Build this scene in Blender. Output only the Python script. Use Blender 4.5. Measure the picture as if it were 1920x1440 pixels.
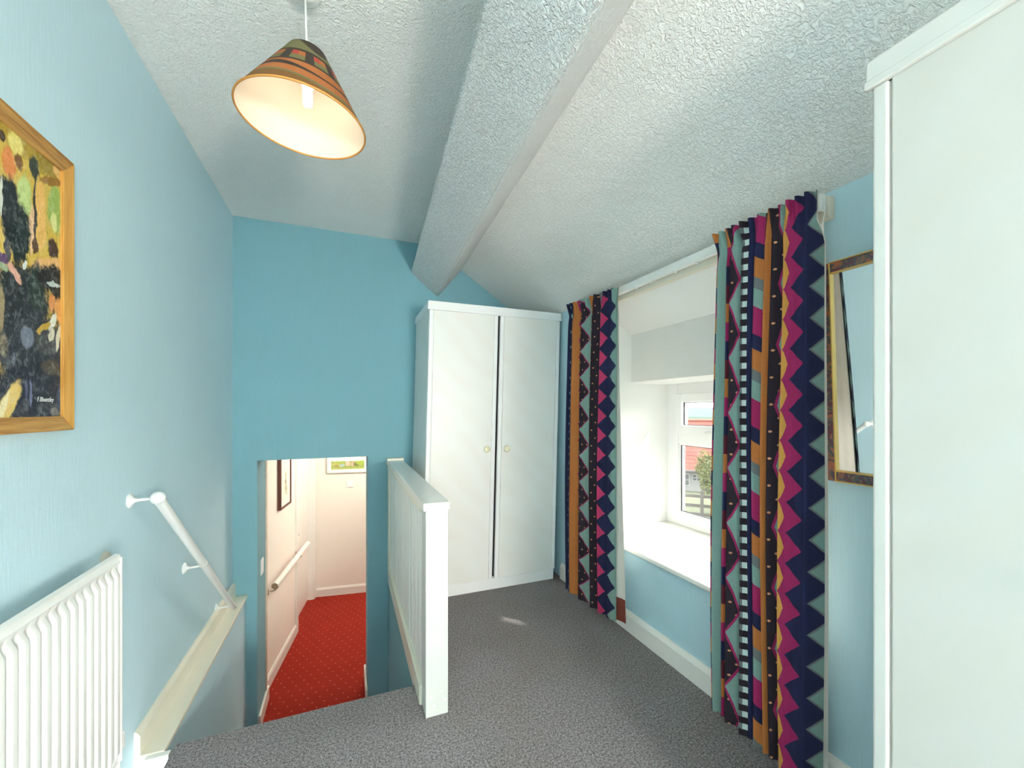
import bpy, bmesh, math, random
from mathutils import Vector
random.seed(7)
S = bpy.context.scene
COL = S.collection
for o in list(bpy.data.objects): bpy.data.objects.remove(o)

# ------------------------------------------------------------------ camera
cam = bpy.data.cameras.new('camera'); cam.lens = 14.4; cam.sensor_width = 36.0
cam.shift_y = 0.0255; cam.clip_start = 0.02; cam.clip_end = 3000
co = bpy.data.objects.new('camera', cam); COL.objects.link(co)
co.location = (0, 0, 1.3); co.rotation_euler = (math.radians(90), 0, math.radians(-22))
S.camera = co

# ------------------------------------------------------------------ world, sun, exposure
SKY = 7.6
w = bpy.data.worlds.new('world'); S.world = w; w.use_nodes = True
wn = w.node_tree.nodes; wl = w.node_tree.links
bg = wn['Background']; bg.inputs['Strength'].default_value = SKY
tc = wn.new('ShaderNodeTexCoord'); sx = wn.new('ShaderNodeSeparateXYZ'); cr = wn.new('ShaderNodeValToRGB')
wl.new(tc.outputs['Generated'], sx.inputs[0]); wl.new(sx.outputs['Z'], cr.inputs[0])
cr.color_ramp.elements[0].position = 0.0; cr.color_ramp.elements[0].color = (1, .985, .95, 1)
cr.color_ramp.elements[1].position = 0.7; cr.color_ramp.elements[1].color = (.93, .96, 1, 1)
wl.new(cr.outputs[0], bg.inputs['Color'])
sun = bpy.data.lights.new('sun', 'SUN'); sun.energy = 13.0; sun.angle = math.radians(1.2); sun.color = (1, .95, .86)
so = bpy.data.objects.new('sun', sun); COL.objects.link(so)
so.rotation_euler = Vector((-1, 1.02, -1.05)).to_track_quat('-Z', 'Y').to_euler(); so.location = (6, -4, 6)
def portal(loc, direction, sx_, sy_):
    l = bpy.data.lights.new('daylight_portal', 'AREA'); l.shape = 'RECTANGLE'; l.size = sx_; l.size_y = sy_
    l.cycles.is_portal = True
    o = bpy.data.objects.new('daylight_portal', l); COL.objects.link(o); o.location = loc
    o.rotation_euler = Vector(direction).to_track_quat('-Z', 'Z').to_euler()
portal((2.24, 1.64, .99), (-1, 0, 0), 1.38, .98)
portal((.45, -3.78, 1.5), (0, 1, 0), .5, 1.1)
vs = S.view_settings; vs.view_transform = 'Standard'; vs.look = 'None'; vs.exposure = 1.08; vs.gamma = 1.0
vs.use_curve_mapping = False
try:
    S.cycles.use_denoising = True; S.cycles.max_bounces = 12; S.cycles.diffuse_bounces = 8
    S.cycles.sample_clamp_indirect = 6.0
except Exception: pass

# ------------------------------------------------------------------ helpers
def lin(v):
    v /= 255.0
    return v/12.92 if v < .04045 else ((v+.055)/1.055)**2.4
def rgb(r, g, b): return (lin(r), lin(g), lin(b), 1)
WO = {}
def link(name, me, parent=None, smooth=False, origin=None):
    """one mesh object, its origin at the base of its bounding box"""
    vs_ = me.vertices
    if origin is None:
        xs = [v.co.x for v in vs_]; ys = [v.co.y for v in vs_]; zs = [v.co.z for v in vs_]
        origin = Vector(((min(xs)+max(xs))/2, (min(ys)+max(ys))/2, min(zs)))
    origin = Vector(origin)
    for v in vs_: v.co -= origin
    o = bpy.data.objects.new(name, me); COL.objects.link(o)
    WO[o] = origin
    if parent is not None:
        o.parent = parent; o.location = origin - WO[parent]
    else: o.location = origin
    if smooth:
        for p in me.polygons: p.use_smooth = True
    return o
def fin(name, bm, m, parent=None, smooth=False, xf=None, sharp=None):
    if xf:
        for v in bm.verts: v.co = Vector(xf(v.co))
    bmesh.ops.recalc_face_normals(bm, faces=bm.faces)
    me = bpy.data.meshes.new(name); bm.to_mesh(me); bm.free()
    me.materials.append(m)
    o = link(name, me, parent, smooth)
    if smooth and sharp:
        me.set_sharp_from_angle(angle=math.radians(sharp))
    return o
def empty(name, loc, label=None, cat=None, group=None, kind=None):
    o = bpy.data.objects.new(name, None); COL.objects.link(o); o.location = loc; o.empty_display_size = .05
    WO[o] = Vector(loc); tag(o, label, cat, group, kind); return o
def tag(o, label=None, cat=None, group=None, kind=None):
    if label: o['label'] = label
    if cat: o['category'] = cat
    if group: o['group'] = group
    if kind: o['kind'] = kind
    return o
def box(bm, x0, x1, y0, y1, z0, z1, bev=0.0, seg=2):
    t = bmesh.new()
    r = bmesh.ops.create_cube(t, size=1)
    for v in t.verts:
        v.co = Vector(((x0+x1)/2 + v.co.x*(x1-x0), (y0+y1)/2 + v.co.y*(y1-y0), (z0+z1)/2 + v.co.z*(z1-z0)))
    if bev: bmesh.ops.bevel(t, geom=list(t.edges), offset=bev, segments=seg, affect='EDGES', profile=.5)
    me = bpy.data.meshes.new('tmp'); t.to_mesh(me); t.free(); bm.from_mesh(me); bpy.data.meshes.remove(me)
    return bm
def bx(x0, x1, y0, y1, z0, z1, bev=0.0, seg=2): return box(bmesh.new(), x0, x1, y0, y1, z0, z1, bev, seg)
def prism(bm, pts, axis, a, b):
    """pts: polygon in the two other axes; axis 'x','y' or 'z'"""
    def P(p, t):
        return {'x': (t, p[0], p[1]), 'y': (p[0], t, p[1]), 'z': (p[0], p[1], t)}[axis]
    A = [bm.verts.new(P(p, a)) for p in pts]; B = [bm.verts.new(P(p, b)) for p in pts]
    bm.faces.new(A); bm.faces.new(B[::-1])
    for i in range(len(pts)):
        j = (i+1) % len(pts); bm.faces.new((A[j], A[i], B[i], B[j]))
    return bm
def tube(bm, pts, r, n=12, cap=True):
    pts = [Vector(p) for p in pts]; rings = []
    rr = r if isinstance(r, (list, tuple)) else [r]*len(pts)
    ref = None
    for i, p in enumerate(pts):
        d = (pts[min(i+1, len(pts)-1)] - pts[max(i-1, 0)]).normalized()
        if ref is None:
            ref = Vector((0, 0, 1)) if abs(d.z) < .9 else Vector((1, 0, 0))
        u = d.cross(ref).normalized(); v = d.cross(u).normalized(); ref = v.cross(d) * 1.0 if False else ref
        rings.append([bm.verts.new(p + rr[i]*(math.cos(2*math.pi*k/n)*u + math.sin(2*math.pi*k/n)*v)) for k in range(n)])
    for a, b in zip(rings, rings[1:]):
        for k in range(n): bm.faces.new((a[k], a[(k+1) % n], b[(k+1) % n], b[k]))
    if cap: bm.faces.new(rings[0][::-1]); bm.faces.new(rings[-1])
    return bm
def lathe(bm, prof, c, axis=(0, 0, 1), n=32, close=False):
    """prof: list of (radius, height along axis)"""
    ax = Vector(axis).normalized(); c = Vector(c)
    ref = Vector((1, 0, 0)) if abs(ax.x) < .9 else Vector((0, 1, 0))
    u = ax.cross(ref).normalized(); v = ax.cross(u)
    rings = []
    for r, h in prof:
        if r < 1e-6: rings.append([bm.verts.new(c+ax*h)])
        else: rings.append([bm.verts.new(c+ax*h+r*(math.cos(2*math.pi*k/n)*u+math.sin(2*math.pi*k/n)*v)) for k in range(n)])
    pairs = list(zip(rings, rings[1:]))
    if close: pairs.append((rings[-1], rings[0]))
    for a, b in pairs:
        for k in range(n):
            k2 = (k+1) % n
            if len(a) == 1: bm.faces.new((a[0], b[k2], b[k]))
            elif len(b) == 1: bm.faces.new((a[k], a[k2], b[0]))
            else: bm.faces.new((a[k], a[k2], b[k2], b[k]))
    return bm

# ------------------------------------------------------------------ node expression helper
class X:
    def __init__(s, nt, v): s.nt = nt; s.v = v
    def _op(s, op, *a):
        n = s.nt.nodes.new('ShaderNodeMath'); n.operation = op
        for i, q in enumerate((s,)+a):
            q = q.v if isinstance(q, X) else q
            if isinstance(q, (int, float)): n.inputs[i].default_value = q
            else: s.nt.links.new(q, n.inputs[i])
        return X(s.nt, n.outputs[0])
    def __add__(s, o): return s._op('ADD', o)
    __radd__ = __add__
    def __sub__(s, o): return s._op('SUBTRACT', o)
    def __rsub__(s, o): return X(s.nt, o)._op('SUBTRACT', s)
    def __mul__(s, o): return s._op('MULTIPLY', o)
    __rmul__ = __mul__
    def __truediv__(s, o): return s._op('DIVIDE', o)
    def gt(s, o): return s._op('GREATER_THAN', o)
    def lt(s, o): return s._op('LESS_THAN', o)
    def fract(s): return s._op('FRACT')
    def floor(s): return s._op('FLOOR')
    def abs(s): return s._op('ABSOLUTE')
    def sin(s): return s._op('SINE')
    def pow(s, p): return s._op('POWER', p)
    def mod(s, p): return s._op('FLOORED_MODULO', p)
    def smooth(s, a, b):
        n = s.nt.nodes.new('ShaderNodeMapRange'); n.interpolation_type = 'SMOOTHSTEP'
        s.nt.links.new(s.v, n.inputs['Value']); n.inputs['From Min'].default_value = a; n.inputs['From Max'].default_value = b
        return X(s.nt, n.outputs['Result'])
    def tri(s): return (s.fract() - .5).abs() * 2.0
def new_mat(name, rough=.6, spec=.5, color=(.5, .5, .5, 1)):
    m = bpy.data.materials.new(name); m.use_nodes = True
    p = m.node_tree.nodes['Principled BSDF']; p.inputs['Roughness'].default_value = rough
    p.inputs['Base Color'].default_value = color; p.inputs['Specular IOR Level'].default_value = spec
    return m, m.node_tree, p
def mixc(nt, fac, a, b):
    n = nt.nodes.new('ShaderNodeMix'); n.data_type = 'RGBA'
    for sock, q in ((n.inputs[0], fac), (n.inputs[6], a), (n.inputs[7], b)):
        q = q.v if isinstance(q, X) else q
        if isinstance(q, (int, float, tuple)): sock.default_value = q
        else: nt.links.new(q, sock)
    return n.outputs[2]
def pos(nt):
    g = nt.nodes.new('ShaderNodeNewGeometry'); s = nt.nodes.new('ShaderNodeSeparateXYZ')
    nt.links.new(g.outputs['Position'], s.inputs[0])
    return [X(nt, s.outputs[i]) for i in range(3)], g.outputs['Position']
def scaled(nt, vec, sc):
    m = nt.nodes.new('ShaderNodeVectorMath'); m.operation = 'MULTIPLY'; nt.links.new(vec, m.inputs[0]); m.inputs[1].default_value = sc
    return m.outputs[0]
def noise(nt, vec, scale, detail=2, rough=.5, dist=0.0):
    n = nt.nodes.new('ShaderNodeTexNoise'); n.inputs['Scale'].default_value = scale; n.inputs['Detail'].default_value = detail
    n.inputs['Roughness'].default_value = rough; n.inputs['Distortion'].default_value = dist
    nt.links.new(vec, n.inputs['Vector']); return X(nt, n.outputs['Fac'])
def bump(nt, p, h, strength, dist):
    b = nt.nodes.new('ShaderNodeBump'); b.inputs['Strength'].default_value = strength; b.inputs['Distance'].default_value = dist
    nt.links.new(h.v, b.inputs['Height']); nt.links.new(b.outputs[0], p.inputs['Normal'])
def plain(name, col, rough=.5, spec=.5, bumpy=0.0, var=.06, sc=30, metal=0.0):
    m, nt, p = new_mat(name, rough, spec, col); p.inputs['Metallic'].default_value = metal
    _, P = pos(nt); n = noise(nt, P, sc, 3)
    dark = tuple(c*(1-var) for c in col[:3])+(1,)
    lite = tuple(min(1, c*(1+var)) for c in col[:3])+(1,)
    nt.links.new(mixc(nt, n, dark, lite), p.inputs['Base Color'])
    if bumpy: bump(nt, p, noise(nt, P, 120, 2), bumpy, .002)
    return m

# ------------------------------------------------------------------ materials
def m_wallpaper(name, col):
    m, nt, p = new_mat(name, .75, .3, col); (x, y, z), P = pos(nt)
    n1 = noise(nt, scaled(nt, P, (170, 170, 9)), 1.0, 2); n2 = noise(nt, scaled(nt, P, (60, 60, 60)), 1.0, 2)
    n3 = noise(nt, P, 2.2, 2)
    f = n1*.5+n3*.5
    nt.links.new(mixc(nt, f, tuple(c*.93 for c in col[:3])+(1,), tuple(min(1, c*1.06) for c in col[:3])+(1,)), p.inputs['Base Color'])
    bump(nt, p, n1*.7+n2*.3, .35, .003); return m
def m_artex(name, col, sc=66, st=.62):
    m, nt, p = new_mat(name, .8, .25, col); _, P = pos(nt)
    a = noise(nt, P, sc, 3, .6, 1.2); b = noise(nt, P, sc*.35, 2, .5, .6); c = noise(nt, P, 3, 2)
    nt.links.new(mixc(nt, c, tuple(q*.96 for q in col[:3])+(1,), col), p.inputs['Base Color'])
    bump(nt, p, a.smooth(.35, .7)*.75+b*.4, st, .012); return m
def m_carpet():
    m, nt, p = new_mat('grey_carpet', .95, .1); (x, y, z), P = pos(nt)
    a = noise(nt, P, 330, 2, .7); b = noise(nt, P, 110, 3, .65); c = noise(nt, P, 2.5, 3)
    f = (a*.65+b*.35).smooth(.40, .62)
    c1 = mixc(nt, f, rgb(74, 71, 73), rgb(184, 178, 180))
    c2 = mixc(nt, c.smooth(.35, .7), (1, 1, 1, 1), (.93, .91, .86, 1))
    n = nt.nodes.new('ShaderNodeMix'); n.data_type = 'RGBA'; n.blend_type = 'MULTIPLY'; n.inputs[0].default_value = 1
    nt.links.new(c1, n.inputs[6]); nt.links.new(c2, n.inputs[7]); nt.links.new(n.outputs[2], p.inputs['Base Color'])
    bump(nt, p, a*.6+b*.5, .9, .006); return m
def m_redcarpet():
    m, nt, p = new_mat('red_carpet', .95, .1); (x, y, z), P = pos(nt)
    a = noise(nt, P, 260, 3, .7); b = noise(nt, P, 7, 3)
    col = mixc(nt, a*.7+b*.3, rgb(118, 30, 24), rgb(176, 56, 42))
    u = (x*.99-y*.14)/.088; v = (x*.14+y*.99)/.062
    u2 = u + v.floor().mod(2)*.5
    dd = ((u2.fract()-.5)*.088).pow(2.0) + ((v.fract()-.5)*.062).pow(2.0)
    dot = dd.lt(.0042**2)
    nt.links.new(mixc(nt, dot, col, rgb(214, 140, 104)), p.inputs['Base Color'])
    bump(nt, p, a, .7, .004); return m
def m_wood(name, c1, c2, along, rough=.45):
    m, nt, p = new_mat(name, rough, .4); _, P = pos(nt)
    sc = {'x': (5, 70, 70), 'y': (70, 5, 70), 'z': (70, 70, 5)}[along]
    n = noise(nt, scaled(nt, P, sc), 1.0, 4, .6, .8)
    nt.links.new(mixc(nt, n.smooth(.3, .7), c1, c2), p.inputs['Base Color']); bump(nt, p, n, .2, .002); return m
def m_laminate(name='white_laminate', c1=rgb(232, 230, 226), c2=rgb(228, 219, 210)):
    m, nt, p = new_mat(name, .38, .5); (x, y, z), P = pos(nt)
    d = (x+y)*.7+z*.7
    n = noise(nt, scaled(nt, P, (3, 3, 3)), 1.0, 3); s = ((d*38.0+n*9.0).sin()*.5+.5)*n
    nt.links.new(mixc(nt, s*.5, c1, c2), p.inputs['Base Color']); return m
WALL_LIT = m_wallpaper('lit_blue_wallpaper', rgb(197, 222, 231))  # same blue paper, lightened to put light into the left wall's colour
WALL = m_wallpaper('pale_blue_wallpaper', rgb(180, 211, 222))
WALL_SHADED = m_wallpaper('shaded_blue_wallpaper', rgb(122, 165, 176))  # same blue paper, darkened to put shade into end and stair walls
ARTEX = m_artex('white_artex', rgb(245, 245, 242)); BEAM = m_artex('beam_artex', rgb(238, 240, 239), 72, .85)
CARPET = m_carpet(); RED = m_redcarpet()
GLOSS = plain('white_gloss_paint', rgb(236, 234, 228), .28, .5, .15, .03, 20)
PLASTER = plain('white_painted_plaster', rgb(238, 237, 234), .7, .3, .25, .02, 9)
HALLW = plain('hall_cream_paint', rgb(238, 230, 220), .7, .3, .15, .02, 9)
CREAMG = plain('cream_gloss_paint', rgb(232, 226, 208), .3, .5, .1, .04, 14)
UPVC = plain('white_upvc', rgb(240, 240, 240), .3, .5, 0, .01, 6)
DARKG = plain('dark_gasket', rgb(40, 40, 44), .6)
LAM = m_laminate(); LAM_SHADED = m_laminate('shaded_white_laminate', rgb(216, 210, 203), rgb(214, 202, 190))  # second laminate is the same white, darkened to shade the near wardrobe
LAMW = plain('white_laminate_edge', rgb(238, 237, 236), .35, .5, 0, .01, 5)
RADM = plain('radiator_enamel', rgb(240, 238, 234), .35, .5, 0, .015, 12)
KNOB = plain('cream_plastic', rgb(232, 222, 190), .4)
DARKIN = plain('interior_shade', rgb(58, 48, 52), .8)  # shade colour for the wardrobe insides
PLAST = plain('white_plastic', rgb(235, 235, 232), .35, .5, 0, .01, 8)
CHROME = plain('chrome', rgb(170, 165, 160), .25, .5, 0, .02, 8, 1.0)
def m_glass():
    m = bpy.data.materials.new('window_glass'); m.use_nodes = True; nt = m.node_tree; nt.nodes.clear()
    o = nt.nodes.new('ShaderNodeOutputMaterial'); t = nt.nodes.new('ShaderNodeBsdfTransparent'); g = nt.nodes.new('ShaderNodeBsdfGlossy')
    t.inputs[0].default_value = (.95, .97, .96, 1); g.inputs['Roughness'].default_value = .01
    f = nt.nodes.new('ShaderNodeFresnel'); f.inputs[0].default_value = 1.35; mx = nt.nodes.new('ShaderNodeMixShader')
    _, P = pos(nt); n = noise(nt, P, 3, 1)
    nt.links.new((X(nt, f.outputs[0])*(n*.2+.7)).v, mx.inputs[0]); nt.links.new(t.outputs[0], mx.inputs[1]); nt.links.new(g.outputs[0], mx.inputs[2])
    nt.links.new(mx.outputs[0], o.inputs[0]); return m
GLASS = m_glass()
# ------------------------------------------------------------------ room shell
XL, XR, YF, YN = -.737, 1.55, 3.38, -3.6
HF = -1.0                                   # lower hall floor
CZ = 2.658                                  # flat ceiling
tag(fin('floor', prism(bmesh.new(), [(-.615, YN), (XR, YN), (XR, YF), (.335, YF), (.335, 1.985), (.305, 1.985), (.305, 1.967), (-.615, 1.967)], 'z', -.25, 0), CARPET),
    'grey flecked carpet of the upper landing', 'floor', kind='structure')
b = bx(XL-.16, XL, YN, YF, HF, CZ)
tag(fin('wall_left', b, WALL_LIT), 'blue wallpapered wall, lightened as if lit, behind radiator and handrail', 'wall', kind='structure')
tag(fin('wall_stairs_left', bx(XL, -.655, 1.955, YF, HF, -.02), WALL_LIT), 'thick lower blue wall of the stairwell under the cream ledge', 'wall', kind='structure')
b = bmesh.new()
box(b, XL-.16, -.589, YF, 3.73, HF, 2.9); box(b, .155, XR+.9, YF, 3.73, HF, 2.9); box(b, -.589, .155, YF, 3.73, .94, 2.9)
tag(fin('wall_far', b, WALL_SHADED), 'blue end wall, darkened as if shaded, with low doorway opening', 'wall', kind='structure')
tag(fin('wall_stairs_right', bx(.306, .334, 1.986, YF, HF, -.034), WALL_SHADED), 'blue stairwell wall below the white balustrade', 'wall', kind='structure')
b = bmesh.new()
Y0, Y1 = .92, 2.33
box(b, XR, XR+.05, YN, YF, -.25, .48); box(b, XR, XR+.05, YN, Y0, .48, 2.1); box(b, XR, XR+.05, Y1, YF, .48, 2.1)
tag(fin('wall_right', b, WALL), 'pale blue wall around the deep window recess', 'wall', kind='structure')
b = bmesh.new()
for a in ((XL-.16, .2, -.25, 2.9), (.7, XR+.2, -.25, 2.9), (.2, .7, -.25, .95), (.2, .7, 2.05, 2.9)): box(b, a[0], a[1], YN-.15, YN, a[2], a[3])
tag(fin('wall_near', b, WALL), 'pale blue wall behind the viewpoint', 'wall', kind='structure')
# ceiling: flat part, then the slope under the roof down to the window wall
b = prism(bmesh.new(), [(XL-.16, CZ), (.647, CZ), (XR+.05, 2.022), (XR+.05, 2.2), (.75, 2.86), (XL-.16, 2.86)], 'y', YN-.15, YF)
tag(fin('ceiling', b, ARTEX), 'white textured ceiling sloping down to the window wall', 'ceiling', kind='structure')
# boxed-in roof purlin, slightly out of square with the room
b = bmesh.new()
sec = [(.480, 2.421), (.698, 2.237), (1.06, 2.682), (.842, 2.866)]
nseg = 24
rings = []
for i in range(nseg+1):
    y = YN + (YF-YN)*i/nseg; dx = (y-YF)*.0577
    rings.append([b.verts.new((p[0]+dx+random.uniform(-.002, .002), y, p[1]+random.uniform(-.002, .002))) for p in sec])
for r0, r1 in zip(rings, rings[1:]):
    for k in range(4): b.faces.new((r0[k], r0[(k+1) % 4], r1[(k+1) % 4], r1[k]))
b.faces.new(rings[0]); b.faces.new(rings[-1][::-1])
bmesh.ops.recalc_face_normals(b, faces=b.faces)
le = [e for e in b.edges if abs(e.verts[0].co.y-e.verts[1].co.y) > .05]
bmesh.ops.bevel(b, geom=le, offset=.012, segments=3, affect='EDGES')
tag(fin('trim_1', b, BEAM, smooth=True, sharp=40), 'diagonal white textured boxed beam across the ceiling', 'beam', kind='structure')

# stairs down to the hall
st = empty('staircase', (-.17, 2.5, HF), 'grey carpeted steps going down to the low doorway', 'stairs', kind='structure')
for i in range(4):
    y0 = 1.967+.27*i; z = -.2*(i+1)
    fin('step', bx(-.655, .306, y0, min(y0+.295, YF), HF, z, .008), CARPET, st)
tag(fin('trim_2', bx(-.613, .303, 1.966, 1.978, -.2, -.012, .003), m_wood('nosing_wood', rgb(170, 140, 118), rgb(205, 178, 158), 'x')), 'bare wood edge under the landing carpet', 'trim', kind='structure')
# left ledge and skirting above the stairs
tag(fin('trim_3', bx(XL, -.645, 1.95, YF, -.02, .0, .004), CREAMG), 'cream painted ledge capping the lower stairwell wall', 'ledge', kind='structure')
tag(fin('baseboard_left', prism(bmesh.new(), [(XL, 0), (XL+.018, 0), (XL+.018, .075), (XL+.006, .092), (XL, .092)], 'y', 1.95, YF), CREAMG), 'cream skirting board above the stairwell ledge', 'baseboard', kind='structure')
tag(fin('trim_4', bx(-.70, -.625, 1.925, 1.95, -.25, -.004, .002), GLOSS), 'white board end where the landing meets the stairwell ledge', 'trim', kind='structure')
tag(fin('baseboard_right', prism(bmesh.new(), [(XR, 0), (XR-.02, 0), (XR-.02, .09), (XR-.008, .115), (XR, .115)], 'y', YN, 2.80), GLOSS), 'white skirting board under the window wall', 'baseboard', kind='structure')

# ------------------------------------------------------------------ balustrade
BX0, BX1, BY0 = .305, .407, 1.735
bal = empty('balustrade', (.356, 2.5, 0), 'white painted boarded balustrade beside the stairwell', 'balustrade')
fin('newel_post', bx(BX0+.004, BX1-.002, BY0, BY0+.09, 0, .872, .003), plain('shaded_white_paint', rgb(206, 206, 202), .4, .5, .3, .05, 18), bal)  # post's white is greyed, shading its overlit front by colour
o = fin('cap_rail', bx(BX0-.006, BX1+.006, BY0-.002, 3.34, .872, .906, .004), GLOSS, bal)
fin('end_block', bx(BX0-.012, BX1+.014, 3.325, YF, .868, .922, .004), CREAMG, bal)
fin('end_post', bx(BX0-.004, BX1-.01, 3.30, YF, 0, .868, .003), CREAMG, bal)
fin('bottom_rail', bx(BX0-.008, BX0+.03, BY0+.09, 3.30, -.035, .085, .006), CREAMG, bal)
fin('top_bead', bx(BX0-.003, BX0+.02, BY0+.09, 3.30, .845, .872, .004), CREAMG, bal)
n = 14; y0 = BY0+.09; w_ = (3.30-y0)/n
for i in range(n):
    g = .010; ya = y0+w_*i; yb = ya+w_; r0 = random.uniform(-.003, .002); r1 = random.uniform(-.003, .002)
    fin('board', prism(bmesh.new(), [(BX0+.028, ya), (BX0+.028, yb), (BX0+.024, yb), (BX0+.009+r1, yb-g), (BX0+.009+(r0+r1)/2, ya+w_*.6+g),
        (BX0+.019, ya+w_*.6), (BX0+.009+(r0+r1)/2, ya+w_*.6-g), (BX0+.009+r0, ya+g), (BX0+.024, ya)], 'z', .08, .85), GLOSS, bal)
fin('back_panel', bx(BX0+.03, BX1-.012, y0, 3.30, 0, .872), GLOSS, bal)
for (x, z) in ((.335, .085), (.345, .045), (.375, .10), (.39, .06)):
    fin('screw_head', lathe(bmesh.new(), [(0, .0012), (.004, .0010), (.006, 0)], (x, BY0, z), (0, -1, 0), 10), GLOSS, bal)

# ------------------------------------------------------------------ window recess and window
win = empty('window_1', (2.15, 1.64, .5), 'white framed window set deep in the thick wall recess', 'window', kind='structure')
XG = 2.15
fin('reveal', bx(XR+.002, 2.25, Y1-.003, Y1+.2, .3, 2.15), PLASTER, win)
fin('reveal', bx(XR+.002, 2.25, Y0-.2, Y0+.003, .3, 2.15), PLASTER, win)
fin('lintel', prism(bmesh.new(), [(XR+.004, 1.985), (1.834, 1.82), (1.834, 1.492), (1.90, 1.484), (2.25, 1.484), (2.25, 2.6), (XR+.004, 2.6)], 'y', Y0-.2, Y1+.2), m_artex('recess_plaster', rgb(238, 238, 236), 60, .25), win)
fin('apron', bx(XR+.002, 2.25, Y0-.2, Y1+.2, -.3, .476), PLASTER, win)
fin('window_board', bx(XR-.035, XG+.02, Y0-.0, Y1+.0, .478, .50, .006, 3), GLOSS, win)
def frame_bars(name, x0, x1, ya, yb, za, zb, t, parent, m=UPVC, bev=.006, sides=(1, 1, 1, 1)):
    tl, tr, tb, tt = [t*s for s in sides] if not isinstance(t, tuple) else t
    b = bmesh.new()
    box(b, x0, x1, yb-tl, yb, za, zb, bev); box(b, x0, x1, ya, ya+tr, za, zb, bev)
    box(b, x0+.0005, x1-.0005, ya+tr-.002, yb-tl+.002, za, za+tb, bev); box(b, x0+.0005, x1-.0005, ya+tr-.002, yb-tl+.002, zb-tt, zb, bev)
    return fin(name, b, m, parent)
fr = frame_bars('frame', XG, XG+.07, Y0, Y1, .50, 1.485, (.105, .075, .085, .075), win)
fin('mullion', bx(XG+.001, XG+.069, 1.61, 1.67, .58, 1.41, .006), UPVC, fr)
for ya, yb in ((.995, 1.61), (1.67, 2.225)):
    fin('transom', bx(XG+.001, XG+.069, ya, yb, 1.068, 1.142, .006), UPVC, fr)
    # fixed lower pane with its bead, top-hung opener above
    lp = frame_bars('glazing_bead', XG+.012, XG+.03, ya, yb, .585, 1.068, .012, win, UPVC, .003)
    frame_bars('gasket', XG+.018, XG+.028, ya+.01, yb-.01, .595, 1.058, .006, lp, DARKG, 0)
    fin('pane', bx(XG+.022, XG+.028, ya+.01, yb-.01, .597, 1.056), GLASS, lp)
    sa = frame_bars('opener_sash', XG-.018, XG+.045, ya-.012, yb+.012, 1.135, 1.415, .062, win)
    frame_bars('gasket', XG+.004, XG+.016, ya+.048, yb-.048, 1.195, 1.355, .006, sa, DARKG, 0)
    fin('pane', bx(XG+.008, XG+.014, ya+.048, yb-.048, 1.195, 1.355), GLASS, sa)
    fin('spacer_bar', bx(XG+.03, XG+.034, yb-.03, yb-.024, .6, 1.05), CHROME, lp)
    b = bx(XG-.034, XG-.018, (ya+yb)/2-.012, (ya+yb)/2+.012, 1.142, 1.165, .003); box(b, XG-.045, XG-.034, (ya+yb)/2-.05, (ya+yb)/2+.012, 1.148, 1.16, .003)
    fin('handle', b, PLAST, sa)

# added window for fill light, unseen in the wall behind the viewpoint
w2 = empty('fill_window', (.45, YN-.1, .95), 'added white framed fill window, unseen behind the viewpoint', 'window', kind='structure')
def w2m(c): return Vector((c.y, YN-.13+c.x, c.z))
def w2part(n_, b, m, parent=w2): return fin(n_, b, m, parent, xf=w2m)
b = bx(0, .07, .2, .26, .95, 2.05, .004); box(b, 0, .07, .64, .7, .95, 2.05, .004); box(b, 0, .07, .26, .64, .95, 1.01, .004); box(b, 0, .07, .26, .64, 1.99, 2.05, .004)
w2part('frame', b, UPVC)
w2part('pane', bx(.03, .036, .26, .64, 1.01, 1.99), GLASS)
w2part('window_board', bx(.07, .16, .18, .72, .928, .95, .004), GLOSS)
# ------------------------------------------------------------------ lower hall beyond the doorway (turned a little from the room)
A8 = math.radians(8.2)
E1 = Vector((math.sin(A8), math.cos(A8), 0)); E2 = Vector((math.cos(A8), -math.sin(A8), 0)); P0 = Vector((-.363, 5.59, HF))
def hall(co):   # local: x along the far wall, y along the side wall (0 at the far corner, negative towards us), z above hall floor
    return P0 + E2*co.x + E1*co.y + Vector((0, 0, co.z))
tag(fin('floor_hall', prism(bmesh.new(), [(-.66, YF-.3), (1.9, YF-.3), (1.9, 5.9), (-.66, 5.9)], 'z', HF-.1, HF), RED), 'red carpet with small pale dots in the lower hall', 'floor', kind='structure')
b = bx(-.25, 0, -1.86, -.82, 0, 2.35); box(b, -.25, 0, -.82, -.06, 1.98, 2.35); box(b, -.25, 0, -.06, .2, 0, 2.35)
tag(fin('wall_hall_left', b, HALLW, xf=hall), 'cream hall wall with a handrail along it', 'wall', kind='structure')
tag(fin('wall_hall_far', bx(0, 2.2, 0, .15, 0, 2.35), HALLW, xf=hall), 'cream wall at the far end of the hall', 'wall', kind='structure')
tag(fin('wall_hall_right', bx(1.9, 2.05, -2.1, 0, 0, 2.35), HALLW, xf=hall), 'cream side wall of the hall out of sight', 'wall', kind='structure')
tag(fin('ceiling_hall', bx(-.25, 2.1, -2.0, .15, 2.35, 2.45), HALLW, xf=hall), 'white hall ceiling above the red carpet', 'ceiling', kind='structure')
def skirt(a0, a1, along, flip=1):
    pr = [(0, 0), (.016, 0), (.016, .085), (.006, .105), (0, .105)]
    if along == 'y': return prism(bmesh.new(), pr, 'y', a0, a1)
    b = prism(bmesh.new(), [(-p[0], p[1]) for p in pr], 'x', a0, a1); return b
tag(fin('baseboard_hall_left', skirt(-1.8, -.83, 'y'), GLOSS, xf=hall), 'white skirting along the hall side wall', 'baseboard', kind='structure')
tag(fin('baseboard_hall_far', skirt(0.0, 1.9, 'x'), GLOSS, xf=hall), 'white skirting along the far hall wall', 'baseboard', kind='structure')
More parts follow.
